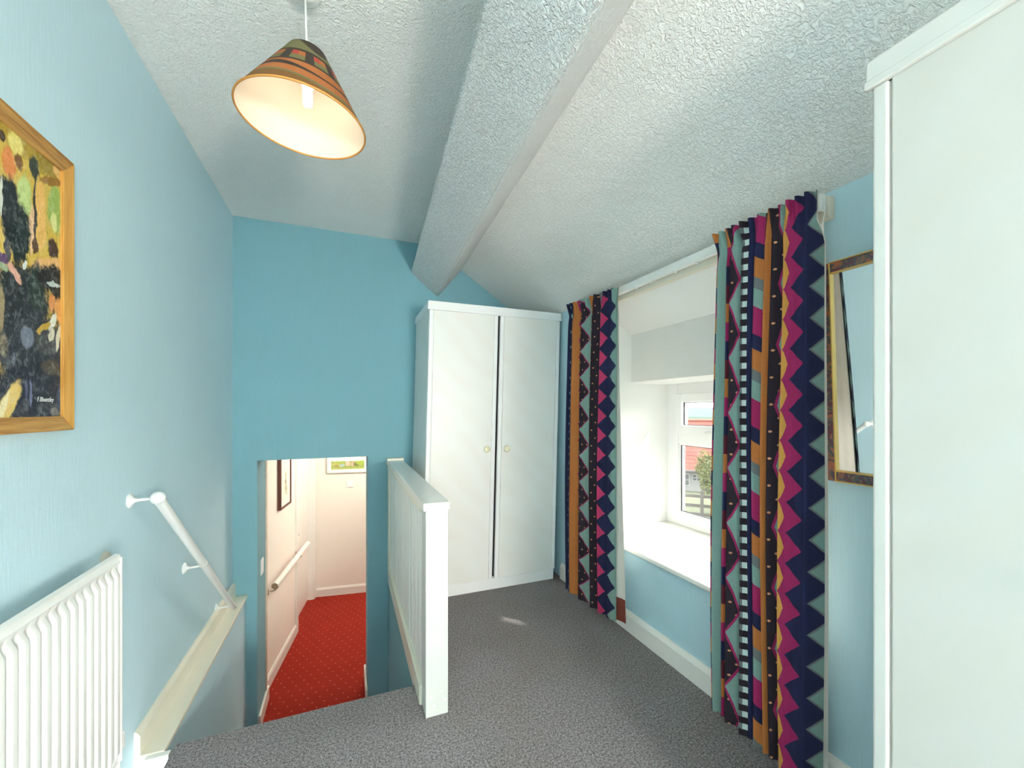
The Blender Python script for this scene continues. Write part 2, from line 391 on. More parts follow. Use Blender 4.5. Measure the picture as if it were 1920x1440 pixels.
tag(fin('baseboard_jamb_left', bx(-.589, -.571, 3.40, 3.76, HF, HF+.105, .006), GLOSS), 'short cream skirting at the left side of the doorway', 'baseboard', kind='structure')
tag(fin('baseboard_jamb_right', bx(.139, .155, 3.40, 3.76, HF, HF+.105, .006), GLOSS), 'short cream skirting at the right side of the doorway', 'baseboard', kind='structure')
tag(fin('trim_5', bx(-.589, -.579, 3.69, 3.735, HF+.1, .94, .002), m_wood('worn_jamb', rgb(196, 172, 148), rgb(232, 220, 205), 'z')), 'worn narrow strip on the edge of the doorway', 'trim', kind='structure')
# hall door in the side wall
dr = empty('door_1', tuple(hall(Vector((-.06, -.44, 0)))), 'white gloss door at the end of the hall', 'door', kind='structure')
fin('architrave', bx(-.02, .018, -.88, -.815, 0, 2.04, .005), GLOSS, dr, xf=hall)
fin('architrave', bx(-.02, .018, -.07, -.005, 0, 2.04, .005), GLOSS, dr, xf=hall)
fin('jamb', bx(-.12, .0, -.825, -.80, 0, 1.98, .002), GLOSS, dr, xf=hall)
fin('jamb', bx(-.12, .0, -.08, -.055, 0, 1.98, .002), GLOSS, dr, xf=hall)
lf = fin('leaf', bx(-.10, -.06, -.80, -.08, .01, 1.97, .003), GLOSS, dr, xf=hall)
b = lathe(bmesh.new(), [(.024, 0), (.024, .006), (.009, .01), (.009, .035)], (-.06, -.72, .95), (1, 0, 0), 16); tube(b, [(-.03, -.72, .95), (-.028, -.66, .95), (-.03, -.62, .95)], .008, 8)
fin('handle', b, CHROME, lf, True, xf=hall, sharp=40)
# hall handrail
rr = empty('hall_handrail', tuple(hall(Vector((.08, -1.2, .8)))), 'white round handrail on the hall side wall', 'handrail')
fin('rail', tube(bmesh.new(), [(.078, -1.79, .87), (.078, -.69, .87)], .024, 20), GLOSS, rr, True, xf=hall, sharp=40)
fin('rail_end', lathe(bmesh.new(), [(0, .003), (.02, .002), (.0245, 0)], (.078, -1.79, .87), (0, -1, 0), 20), plain('brown_end_grain', rgb(134, 108, 84), .7), rr, xf=hall)
for y in (-1.70, -.95):
    b = tube(bmesh.new(), [(0, y, .79), (.05, y, .80), (.075, y, .825), (.078, y, .85)], .006, 8); box(b, -.001, .006, y-.015, y+.015, .765, .815, .002)
    fin('bracket', b, CHROME, rr, xf=hall)
# framed pictures and plates in the hall
def m_paint(name, blobs, base, axis_u, distort=.012):
    """flat printed or painted picture built from soft-edged strokes; u along axis_u, v = height"""
    m, nt, p = new_mat(name, .55, .3); (x, y, z), P = pos(nt)
    n1 = noise(nt, scaled(nt, P, (26, 26, 26)), 1, 3); n2 = noise(nt, scaled(nt, P, (31, 29, 27)), 1.7, 3); n3 = noise(nt, scaled(nt, P, (120, 120, 60)), 1, 3, .6, 1.5); n4 = noise(nt, scaled(nt, P, (40, 40, 40)), 1, 3, .6, 1.0)
    u = {'x': x, 'y': y}[axis_u] + (n1-.5)*(distort*2.2); v = z + (n2-.5)*(distort*2.2)
    col = base
    for (bu, bv, ru, rv, rot, c) in blobs:
        a = math.radians(rot); du = u-bu; dv = v-bv
        q = ((du*math.cos(a)+dv*math.sin(a))/ru).pow(2.0) + ((dv*math.cos(a)-du*math.sin(a))/rv).pow(2.0)
        k = 1.0-(q + (n3-.5)*1.0 + (n4-.5)*.6).smooth(.6, 1.25)
        col = mixc(nt, k, col, tuple(c)+(1,))
    fl = n3*1.0+n4*.6+.25
    col = mixc(nt, (n4+n3*.6).smooth(.72, 1.1)*.26, col, (.36, .37, .36, 1))
    mu = nt.nodes.new('ShaderNodeVectorMath'); mu.operation = 'SCALE'; nt.links.new(col, mu.inputs[0]) if not isinstance(col, tuple) else None
    nt.links.new(fl.v, mu.inputs['Scale']); nt.links.new(mu.outputs[0], p.inputs['Base Color'])
    bump(nt, p, n3, .3, .002); return m
DKWOOD = m_wood('dark_frame_wood', rgb(70, 34, 26), rgb(108, 60, 44), 'z')
pc = empty('hall_picture', tuple(hall(Vector((.0, -1.28, 1.4)))), 'dark brown framed drawing on the hall side wall', 'picture')
b = bmesh.new(); ya, yb, za, zb = -1.45, -1.12, 1.405, 1.95
for q in ((ya, ya+.018, za, zb), (yb-.018, yb, za, zb), (ya+.018, yb-.018, za, za+.018), (ya+.018, yb-.018, zb-.018, zb)): box(b, .0, .03, *q, .002)
fin('frame', b, DKWOOD, pc, xf=hall)
fin('mount', bx(.002, .02, ya+.016, yb-.016, za+.016, zb-.016), plain('mount_card', rgb(236, 232, 222), .8), pc, xf=hall)
c0 = hall(Vector((.02, (ya+yb)/2, 1.68)))
fin('print', bx(.02, .0215, ya+.06, yb-.06, za+.075, zb-.06), m_paint('sketch_print', [(c0.y+.01, c0.z-.05, .03, .11, 0, (.5, .5, .33)), (c0.y, c0.z-.08, .012, .09, 5, (.3, .28, .2)), (c0.y+.03, c0.z-.12, .02, .05, 0, (.55, .5, .3)), (c0.y-.03, c0.z-.1, .018, .06, 0, (.6, .62, .5))], (.80, .78, .66, 1), 'y', .03), pc, xf=hall)
pc = empty('landscape_picture', tuple(hall(Vector((.39, -.01, 1.5)))), 'green village landscape print in a pale frame on the far hall wall', 'picture')
xa, xb, za, zb = .135, .63, 1.512, 1.92
b = bmesh.new()
for q in ((xa, xa+.008, za, zb), (xb-.008, xb, za, zb)): box(b, q[0], q[1], -.018, 0, q[2], q[3], .001)
box(b, xa, xb, -.018, 0, za, za+.008, .001); box(b, xa, xb, -.018, 0, zb-.008, zb, .001)
fin('frame', b, plain('thin_grey_frame', rgb(150, 145, 138), .5), pc, xf=hall)
fin('mount', bx(xa+.006, xb-.006, -.012, -.002, za+.006, zb-.006), plain('mount_white', rgb(240, 238, 232), .8), pc, xf=hall)
c0 = hall(Vector((.38, -.013, 1.56)))
G = (.32, .42, .10)
bl = [(c0.x, c0.z+.06, .3, .05, 0, (.30, .36, .09)), (c0.x-.13, c0.z+.06, .05, .03, 0, (.42, .45, .12)), (c0.x-.13, c0.z+.045, .03, .012, 0, (.25, .2, .08)), (c0.x-.06, c0.z+.05, .035, .015, 0, (.35, .5, .52)),
      (c0.x+.005, c0.z+.07, .03, .03, 0, (.62, .50, .38)), (c0.x+.06, c0.z+.065, .025, .03, 0, (.5, .36, .26)), (c0.x+.115, c0.z+.06, .04, .025, 0, (.16, .2, .06)), (c0.x+.15, c0.z+.085, .05, .04, 0, (.3, .42, .06)), (c0.x-.08, c0.z+.10, .06, .03, 0, (.3, .42, .08)), (c0.x, c0.z+.13, .3, .03, 0, (.66, .74, .72))]
fin('print', bx(xa+.055, xb-.05, -.0135, -.012, za+.05, zb-.05), m_paint('landscape_print', bl, (.38, .44, .10, 1), 'x', .02), pc, xf=hall)
sk = empty('wall_socket', tuple(hall(Vector((.405, -.01, 1.33)))), 'small square white switch plate on the far hall wall', 'switch plate')
fin('plate', bx(.363, .45, -.008, 0, 1.333, 1.42, .003), PLAST, sk, xf=hall)
for xx in (.383, .42): fin('rocker', bx(xx-.007, xx+.007, -.012, -.006, 1.365, 1.39, .002), PLAST, sk, xf=hall)
for xx in (.372, .441): fin('screw_head', lathe(bmesh.new(), [(0, .0015), (.003, .001), (.0035, 0)], (xx, -.008, 1.377), (0, -1, 0), 8), CHROME, sk, xf=hall)
sk = empty('light_switch', (-.585, 3.53, .08), 'small white light switch on the doorway jamb', 'light switch')
fin('plate', bx(-.589, -.580, 3.495, 3.575, .078, .19, .003), PLAST, sk)
fin('rocker', bx(-.582, -.575, 3.525, 3.545, .115, .15, .002), PLAST, sk)
# hall ceiling light, out of sight beyond the doorway
hl = empty('hall_ceiling_light', tuple(hall(Vector((.95, -.75, 2.25)))), 'round glass ceiling light in the hall', 'ceiling light')
fin('base', lathe(bmesh.new(), [(0, 0), (.14, 0), (.14, -.02), (0, -.02)], (.95, -.75, 2.35), (0, 0, 1), 24), PLAST, hl, xf=hall)
gm, gnt, gp = new_mat('lit_glass', .4, .5, (1, .95, .88, 1)); gp.inputs['Emission Color'].default_value = (1, .92, .80, 1); gp.inputs['Emission Strength'].default_value = 5.0
fin('diffuser', lathe(bmesh.new(), [(.125, -.02), (.12, -.045), (.09, -.07), (.05, -.085), (0, -.09)], (.95, -.75, 2.35), (0, 0, 1), 24), gm, hl, True, xf=hall)
HL = bpy.data.lights.new('hall_lamp', 'POINT'); HL.energy = 17; HL.color = (1, .93, .84); HL.shadow_soft_size = .12
ho = bpy.data.objects.new('hall_lamp', HL); COL.objects.link(ho); ho.location = hall(Vector((.95, -.75, 2.12)))
# ------------------------------------------------------------------ wardrobes
def wardrobe(name, label, mp, W, D, H, LAM=LAM, LAMW=LAMW, knobs=True):
    """local a: width, b: depth from the front, c: height; mp maps local to world"""
    t = empty(name, tuple(mp(Vector((W/2, D/2, 0)))), label, 'wardrobe')
    th = .018; top = .055; pl = .085
    def B(n, *a, m=None, parent=t, bev=.0015): return fin(n, bx(*a, bev), m or LAM, parent, xf=mp)
    B('side_panel', 0, th, .004, D, 0, H-top); B('side_panel', W-th, W, .004, D, 0, H-top)
    B('top_panel', -.01, W+.01, -.022, D, H-top, H, m=LAMW, bev=.004)
    B('top_lip', -.012, W+.012, -.026, -.01, H-top-.006, H-top+.012, m=LAMW, bev=.003)
    B('back_panel', th, W-th, D-.006, D-.001, pl, H-top); B('base_panel', th, W-th, .004, D-.006, pl-.018, pl)
    B('plinth', .0, W, -.004, .012, 0, pl-.004, m=LAMW)
    B('inner_shelf', th, W-th, .05, D-.006, H-top-.4, H-top-.38, m=DARKIN)
    B('gap_shade_sheet', th+.001, W-th-.001, .02, .024, pl, H-top-.001, m=DARKIN, bev=0)  # dark sheet close behind the doors paints the shade in their gap
    mid = W*.505; g = .007; z0, z1 = pl, H-top-.006
    for k, (a0, a1) in enumerate(((.0, mid-g), (mid+g, W))):
        off = 0.0 if k == 0 else -.006
        d = B('door', a0+.034, a1-.034, -.016+off, .002, z0, z1)
        for e, (s0, s1) in enumerate(((a0+.001, a0+.029), (a1-.029, a1-.001))):
            fin('edge_moulding', bx(s0, s1, -.019+off, .002, z0, z1, .005, 3), LAMW, d, xf=mp)
        fin('groove', bx(a0+.028, a1-.028, -.008+off, .001, z0, z1, 0), LAMW, d, xf=mp)
        if knobs:
            ka = a1-.068 if k == 0 else a0+.068
            fin('knob', lathe(bmesh.new(), [(0, .034), (.013, .033), (.021, .028), (.0225, .021), (.013, .012), (.010, 0)], (ka, -.016+off, 1.02), (0, -1, 0), 20), KNOB, d, True, xf=mp, sharp=50)
    return t
wardrobe('wardrobe', 'white two-door wardrobe standing in the far corner beside the balustrade',
         lambda c: Vector((.472+c.x+c.z*.026, 2.815+c.y, c.z)), 1.006, .555, 2.048)
wardrobe('wardrobe', 'tall white wardrobe close at the right edge, covering part of the mirror',
         lambda c: Vector((1.06+c.y, .524-c.x, c.z)), 1.0, .475, 2.048, LAM_SHADED, plain('shaded_white_edge', rgb(222, 218, 212), .35, .5, 0, .01, 5))  # edge strips darkened too, shade put into their colour

# ------------------------------------------------------------------ curtains
SAGE, MAG, NAVY, ORG, YEL, BLK, WHT, GRY, MAR = (rgb(128, 156, 148), rgb(158, 44, 92), rgb(40, 42, 72), rgb(186, 114, 62), rgb(208, 150, 76), rgb(48, 40, 48), rgb(198, 212, 206), rgb(112, 116, 118), rgb(92, 38, 50))
def curtain_mat(name, right):
    m, nt, p = new_mat(name, .9, .15)
    uv = nt.nodes.new('ShaderNodeUVMap'); sp = nt.nodes.new('ShaderNodeSeparateXYZ'); nt.links.new(uv.outputs[0], sp.inputs[0])
    s = X(nt, sp.outputs[0]); t = X(nt, sp.outputs[1]); _, P = pos(nt)
    wob = noise(nt, P, 16, 2)
    s = s + (wob-.5)*.012
    width = .42 if right else .57
    def pick(idx, cols):
        c = cols[0]
        for i, q in enumerate(cols[1:], 1): c = mixc(nt, idx.gt(i-.5), c, q)
        return c
    def dots(col, cell_s=.034, cell_t=.048, c=rgb(214, 150, 112)):
        a = s*width/cell_s; b = t/cell_t; a2 = a + b.floor().mod(2)*.5
        d = ((a2.fract()-.5)*cell_s).pow(2.0)+((b.fract()-.5)*cell_t).pow(2.0)
        return mixc(nt, d.lt(.0042**2), col, c)
    tri = lambda per, ph=0.0: (t/per+ph).tri()
    def tooth(per, ph=0.0):        # slow swell, quick return, like the printed half diamonds
        f = (t/per+ph).fract(); return (f/.42)._op('MINIMUM', (1.0-f)/.58).pow(.8)
    col = MAR if right else NAVY
    L = lambda edge, c: mixc(nt, s.gt(edge), col, c)
    if right:
        blk = pick((t/.062).mod(3).floor(), [MAG, NAVY, ORG])
        col = L(.022, blk); col = L(.055, SAGE); col = L(.135, pick((t/.075).mod(4).floor(), [NAVY, MAG, ORG, MAR]))
        col = L(.195, dots(BLK)); e = .215+tooth(.215)*.095; col = L(e-.016, MAG); col = L(e, SAGE)
        col = L(.325, GRY)
        col = L(.349, mixc(nt, (t/.047).fract().lt(.47), BLK, mixc(nt, s.gt(.374), GRY, WHT)))
        col = L(.406, NAVY)
        q = ((t+s*.35)/.34).fract()
        c5 = mixc(nt, q.gt(.16), NAVY, MAG); c5 = mixc(nt, q.gt(.46), c5, SAGE); c5 = mixc(nt, q.gt(.66), c5, GRY); c5 = mixc(nt, q.gt(.78), c5, ORG)
        col = L(.459, c5); col = L(.548, BLK); col = L(.556, ORG); col = L(.61, dots(BLK))
        e = .735-tooth(.215, .3)*.06; col = L(e-.014, MAG); col = L(e, SAGE)
        col = L(.73, YEL); tr = tri(.104); col = L(.735+tr.pow(.7)*.055, MAG); col = L(.80+tr*.105, NAVY); col = L(.945+tri(.104, .08)*.07, GRY); col = L(.955+tri(.104, .08)*.07, SAGE)
    else:
        col = L(.03+tri(.105)*.06, SAGE); col = L(.075+tri(.105)*.05, NAVY); col = L(.139, ORG); col = L(.298-tri(.11)*.06, MAG)
        col = L(.294, dots(BLK, .04)); e = .34+tooth(.168)*.15; col = L(e-.014, MAG); col = L(e, SAGE)
        col = L(.513, ORG); col = L(.548, dots(BLK, .04)); e = .715-tooth(.168, .4)*.05; col = L(e-.012, MAG); col = L(e, GRY)
        col = L(.717, rgb(190, 60, 100)); col = L(.705+tri(.115)*.11, NAVY); col = L(.885+tri(.115, .5)*.09, SAGE)
    wv = noise(nt, scaled(nt, P, (300, 300, 300)), 1, 2)
    mu = nt.nodes.new('ShaderNodeVectorMath'); mu.operation = 'SCALE'; nt.links.new(col, mu.inputs[0]); nt.links.new((wv*.5+.75).v, mu.inputs['Scale'])
    nt.links.new(mu.outputs[0], p.inputs['Base Color']); bump(nt, p, wv, .15, .001)
    # thin cloth lets a little daylight through
    tr_ = nt.nodes.new('ShaderNodeBsdfTranslucent'); nt.links.new(mu.outputs[0], tr_.inputs[0]); ms = nt.nodes.new('ShaderNodeMixShader'); ms.inputs[0].default_value = .12
    out = nt.nodes['Material Output']; nt.links.new(p.outputs[0], ms.inputs[1]); nt.links.new(tr_.outputs[0], ms.inputs[2]); nt.links.new(ms.outputs[0], out.inputs[0])
    return m
LINING = plain('cream_curtain_lining', rgb(222, 214, 206), .9, .1, .1, .05, 60)
def make_curtain(label, ya, yb, ztop_a, ztop_b, zbot_a, zbot_b, folds, amp, right):
    """ya is the far edge, yb the near edge; xs the hanging plane"""
    XC = 1.42 if right else 1.43
    KN = [(0, -.5), (.05, 1), (.13, -.6), (.15, .3), (.19, -.5), (.215, 1), (.33, -.8), (.352, 1), (.41, .2), (.455, -.6), (.475, .8), (.55, -.2), (.568, .7), (.60, -.4), (.622, .6), (.71, -1), (.74, 1), (.92, .5), (1, 0)] if right else \
         [(0, .3), (.07, -.6), (.12, 1), (.28, -.6), (.33, .9), (.50, -.4), (.535, .5), (.56, .9), (.69, -1), (.72, .8), (.84, -.3), (.88, .5), (1, -.2)]
    def surf(s, h):      # s 0..1 across, h 0 (hem) .. 1 (top)
        zt = ztop_a+(ztop_b-ztop_a)*s; zb = zbot_a+(zbot_b-zbot_a)*s
        z = zb+(zt-zb)*h; head = zt-z
        sd = s + .006*math.sin(h*2.6+s*7); w1 = KN[-1][1]
        for (sa, va), (sb, vb) in zip(KN, KN[1:]):
            if sa <= sd <= sb: w1 = va+(vb-va)*(.5-.5*math.cos(math.pi*(sd-sa)/(sb-sa))); break
        w2 = math.sin(2*math.pi*14*s+1.0+.8*h)
        wave = w1*amp*(.75+.35*(1-h)) + w2*amp*.08 - (.048*max(0, (s-.93)/.07)**1.5*min(1, (1-h)/.08) if right else 0)
        k = 1.0
        if head < .085:                      # pinch-pleated heading
            f = (.085-head)/.085
            pl = math.sin(2*math.pi*folds*2*s); wave = wave*(1-.55*f) + math.copysign(abs(pl)**.6, pl)*.015*f; k = 1+.035*f
        pin = math.exp(-((head-.085)/.02)**2); wave *= 1-.45*pin
        bulge = .012*math.sin(math.pi*h)+.018*(1-h)
        x = XC - wave - bulge - (.010*max(0, 1-head/.085))
        y = ya+(yb-ya)*s; mid = (ya+yb)/2
        y = mid+(y-mid)*k*(1-.03*math.exp(-((head-.085)/.05)**2)) + .006*math.sin(h*5+s*9)
        return Vector((x, y, z))
    ns, nh = 200, 110
    def grid(fn, s0=0.0, s1=1.0, ns=ns):
        me = bpy.data.meshes.new('cloth'); V = []; F = []; U = []
        for j in range(nh+1):
            h = j/nh; h = h if h < .85 else h
            for i in range(ns+1):
                s = s0+(s1-s0)*i/ns; p = fn(s, h); V.append(p); U.append((s, p.z))
        for j in range(nh):
            for i in range(ns):
                a = j*(ns+1)+i; F.append((a, a+1, a+ns+2, a+ns+1))
        me.from_pydata(V, [], F); ul = me.uv_layers.new(name='UVMap')
        for lp in me.loops: ul.data[lp.index].uv = U[lp.vertex_index]
        return me
    e = empty('curtain', (XC, (ya+yb)/2, min(zbot_a, zbot_b)), label, 'curtain')
    me = grid(surf); me.materials.append(curtain_mat('right_curtain_cloth' if right else 'left_curtain_cloth', right)); link('cloth', me, e, True)
    flare = 0.0 if right else .055
    def ln(s, h):
        p = surf(min(s, 1.0), h); p.x += .006
        if s > .9: p.y -= flare*(s-.9)/.1*max(0, 1-h*1.15); p.x += .02*(s-.9)/.1*(1-h)
        p.z += .012 if h < .02 else 0
        return p
    me = grid(ln, ns=120); me.materials.append(LINING); link('lining', me, e, True)
    if not right:
        def hem(s, h):
            p = ln(s, h*.075); p.x -= .002; p.y -= .0; return p
        me = grid(hem, .9, 1.0, 10); me.materials.append(plain('hem_cloth', rgb(120, 62, 52), .9, .1, 0, .3, 25)); link('hem', me, e, True)
    return e
make_curtain('bold geometric patterned curtain hanging between the window and the far wardrobe', 2.485, 1.925, 2.03, 1.995, .065, .10, 6, .020, False)
make_curtain('bold geometric patterned curtain hanging between the window and the mirror', 1.262, .861, 2.025, 2.015, .075, .06, 6, .018, True)
# curtain track on its batten
tk = empty('curtain_track', (1.5, 1.65, 1.95), 'cream curtain rail on a batten above the window', 'curtain rail')
fin('batten', bx(1.515, XR, .885, 2.50, 1.955, 2.03, .003), plain('cream_batten', rgb(222, 214, 198), .6), tk)
fin('rail', bx(1.478, 1.494, .895, 2.49, 1.985, 2.02, .003), PLAST, tk)
fin('rail_lip', bx(1.474, 1.50, .895, 2.49, 1.978, 1.985, .002), PLAST, tk)
fin('end_stop', bx(1.470, 1.50, .882, .897, 1.972, 2.026, .003), PLAST, tk)
for y in (1.42, 1.55, 1.72, 1.84):
    fin('glider', bx(1.48, 1.49, y-.005, y+.005, 1.966, 1.982, .002), PLAST, tk)
fin('pull_cord', tube(bmesh.new(), [(1.475, .875, 1.98), (1.465, .868, 1.95), (1.46, .872, 1.91), (1.468, .876, 1.885)], .002, 6), PLAST, tk)

# ------------------------------------------------------------------ mirror on the window wall, tipped forward at the top
mir = empty('mirror', (1.54, .72, 1.06), 'wall mirror with marbled colourful frame edged in gold, beside the right curtain', 'mirror')
tilt = .05
def mmap(c): return Vector((XR-.006-c.x*1.0-(c.z-1.06)*tilt, c.y, c.z))
def m_marble():
    m, nt, p = new_mat('marbled_frame', .35, .5); _, P = pos(nt)
    n = noise(nt, P, 22, 4, .6, 2.5); n2 = noise(nt, P, 9, 2, .5, 1.0)
    r = nt.nodes.new('ShaderNodeValToRGB'); nt.links.new((n*.75+n2*.25).v, r.inputs[0]); e = r.color_ramp.elements
    e[0].position = .30; e[0].color = rgb(40, 34, 36); e[1].position = .72; e[1].color = rgb(196, 150, 84)
    for q, c in ((.40, rgb(120, 40, 52)), (.46, rgb(60, 62, 78)), (.52, rgb(84, 92, 84)), (.57, rgb(176, 96, 60)), (.63, rgb(92, 60, 76))):
        k = e.new(q); k.color = c
    nt.links.new(r.outputs[0], p.inputs['Base Color']); return m
MARB = m_marble(); GOLD = plain('gold_edge', rgb(214, 172, 92), .35, .5, 0, .08, 30, .6)
ya, yb, za, zb = .54, .905, 1.06, 1.79; fw = .036
for n_, q in (('frame_bar', (yb-fw, yb, za, zb)), ('frame_bar', (ya, ya+fw, za, zb)), ('frame_bar', (ya+fw, yb-fw, za, za+fw)), ('frame_bar', (ya+fw, yb-fw, zb-fw, zb))):
    fb = fin(n_, bx(0, .016, *q, .002), MARB, mir, xf=mmap)
    y0, y1, z0, z1 = q
    if z1-z0 < .1:
        fin('gold_edge', bx(0, .0185, y0, y1, z0-.001, z0+.003, .001), GOLD, fb, xf=mmap); fin('gold_edge', bx(0, .0185, y0, y1, z1-.003, z1+.001, .001), GOLD, fb, xf=mmap)
    else:
        fin('gold_edge', bx(0, .0185, y0-.001, y0+.003, z0, z1, .001), GOLD, fb, xf=mmap); fin('gold_edge', bx(0, .0185, y1-.003, y1+.001, z0, z1, .001), GOLD, fb, xf=mmap)
MG, mnt, mp_ = new_mat('mirror_glass', .02, .5, (.93, .95, .95, 1)); mp_.inputs['Metallic'].default_value = 1
fin('mirror_glass', bx(.003, .008, ya+fw-.004, yb-fw+.004, za+fw-.004, zb-fw+.004), MG, mir, xf=mmap)
fin('backing', bx(-.003, .003, ya+.004, yb-.004, za+.004, zb-.004), DKWOOD, mir, xf=mmap)

# ------------------------------------------------------------------ pendant lamp
LX, LY = -.1235, 1.479
lamp = empty('pendant_lamp', (LX, LY, CZ), 'ceiling pendant with patterned orange and olive conical shade', 'lamp')
fin('ceiling_rose', lathe(bmesh.new(), [(0, -.028), (.012, -.028), (.02, -.022), (.04, -.018), (.05, -.004), (.05, 0), (0, 0)], (LX, LY, CZ), (0, 0, 1), 28), PLAST, lamp, True, sharp=40)
ax = Vector((.062, -.026, 1)).normalized(); rim = Vector((-.130, 1.482, 2.229)); topc = rim+ax*.222
fin('cord', tube(bmesh.new(), [(LX, LY, CZ-.026), (LX+.002, LY, 2.55), (topc.x, topc.y, topc.z-.03)], .0032, 8), PLAST, lamp, True)
def m_shade():
    m, nt, p = new_mat('patterned_shade', .7, .3); uv = nt.nodes.new('ShaderNodeUVMap'); sp = nt.nodes.new('ShaderNodeSeparateXYZ'); nt.links.new(uv.outputs[0], sp.inputs[0])
    a = X(nt, sp.outputs[0]); h = X(nt, sp.outputs[1]); wv = ((a*6.2832*3.0).sin())*.04
    OL, DK, OR, RD, BR = rgb(116, 110, 72), rgb(62, 50, 42), rgb(172, 100, 54), rgb(176, 68, 54), rgb(126, 86, 44)
    col = GLD = rgb(190, 130, 60)
    L = lambda e, c: mixc(nt, (h+wv*.0).gt(e), col, c)
    col = L(.03, BR); col = L(wv*1.2+.13, OL); col = L(wv+.17, OR); col = L(wv*.8+.30, DK); col = L(wv*1.4+.36, OR); col = L(.46, DK)
    f = (a*11.0).fract(); sq = mixc(nt, f.gt(.36), mixc(nt, h.gt(.59), OL, mixc(nt, f.gt(.20), RD, OR)), DK)
    sq = mixc(nt, f.gt(.36), sq, DK)
    f2 = (a*11.0).fract(); sq = mixc(nt, f2.gt(.62), mixc(nt, h.gt(.60), OL, mixc(nt, f2.gt(.30), RD, OR)), DK)
    col = L(.50, sq); col = L(.70, DK); col = L(.75, OL)
    col = mixc(nt, (wv*2.5+.90)._op('LESS_THAN', h), col, DK)
    nt.links.new(col, p.inputs['Base Color'])
    t_ = nt.nodes.new('ShaderNodeBsdfTranslucent'); nt.links.new(col, t_.inputs[0]); ms = nt.nodes.new('ShaderNodeMixShader'); ms.inputs[0].default_value = .15
    o = nt.nodes['Material Output']; nt.links.new(p.outputs[0], ms.inputs[1]); nt.links.new(t_.outputs[0], ms.inputs[2]); nt.links.new(ms.outputs[0], o.inputs[0]); return m
def cone(r0, r1, h0, h1, nn=96, rows=12):
    u = ax.cross(Vector((1, 0, 0))).normalized(); v = ax.cross(u); V = []; F = []; U = []
    for j in range(rows+1):
        k = j/rows; r = r0+(r1-r0)*k; h = h0+(h1-h0)*k
        for i in range(nn+1):
            a = 2*math.pi*i/nn; V.append(rim+ax*h+r*(math.cos(a)*u+math.sin(a)*v)); U.append((i/nn, k))
    for j in range(rows):
        for i in range(nn): q = j*(nn+1)+i; F.append((q, q+1, q+nn+2, q+nn+1))
    me = bpy.data.meshes.new('cone'); me.from_pydata(V, [], F); ul = me.uv_layers.new(name='UVMap')
    for lp in me.loops: ul.data[lp.index].uv = U[lp.vertex_index]
    return me
me = cone(.19, .056, 0, .222); me.materials.append(m_shade()); sh = link('shade', me, lamp, True)
me = cone(.1875, .0535, .001, .221); lm = plain('cream_shade_lining', rgb(244, 226, 204), .8, .2, 0, .02, 8); me.materials.append(lm); link('shade_lining', me, sh, True)
b = bmesh.new(); u_ = ax.cross(Vector((1, 0, 0))).normalized(); v_ = ax.cross(u_)
tube(b, [rim+.189*(math.cos(2*math.pi*i/64)*u_+math.sin(2*math.pi*i/64)*v_) for i in range(65)], .003, 8, False)
fin('rim_band', b, plain('gold_rim', rgb(196, 134, 62), .6), sh, True)
for k in range(3):
    a = 2*math.pi*k/3+.4; fin('shade_arm', tube(bmesh.new(), [topc-ax*.03+.018*(math.cos(a)*u_+math.sin(a)*v_), topc-ax*.004+.055*(math.cos(a)*u_+math.sin(a)*v_)], .0016, 6), PLAST, sh)
fin('lamp_holder', lathe(bmesh.new(), [(0, 0), (.014, -.002), (.016, -.03), (.021, -.032), (.021, -.045), (.016, -.047), (.016, -.07), (0, -.07)], tuple(topc), (0, 0, 1), 20), PLAST, lamp, True, sharp=40)
bz = topc.z-.07
bl_ = fin('bulb_base', lathe(bmesh.new(), [(.012, 0), (.019, -.004), (.021, -.03), (.019, -.034), (0, -.034)], (topc.x, topc.y, bz), (0, 0, 1), 20), PLAST, lamp, True, sharp=40)
em, ent, ep = new_mat('lit_tube', .4, .5, (1, 1, 1, 1)); ep.inputs['Emission Color'].default_value = (1, .96, .88, 1); ep.inputs['Emission Strength'].default_value = 3.0
for k in range(3):
    a = 2*math.pi*k/3+.3; c_ = Vector((topc.x+.0085*math.cos(a), topc.y+.0085*math.sin(a), 0)); d_ = Vector((-math.sin(a), math.cos(a), 0))*.0055
    pts = [c_+d_+Vector((0, 0, bz-.03)), c_+d_+Vector((0, 0, bz-.085)), c_+d_*.7+Vector((0, 0, bz-.092)), c_+Vector((0, 0, bz-.095)), c_-d_*.7+Vector((0, 0, bz-.092)), c_-d_+Vector((0, 0, bz-.085)), c_-d_+Vector((0, 0, bz-.03))]
    fin('fluorescent_tube', tube(bmesh.new(), pts, .0052, 10), em, bl_, True)
PL = bpy.data.lights.new('pendant_bulb', 'POINT'); PL.energy = .13; PL.color = (1, .9, .76); PL.shadow_soft_size = .02
po = bpy.data.objects.new('pendant_bulb', PL); COL.objects.link(po); po.location = (topc.x, topc.y, bz-.115)

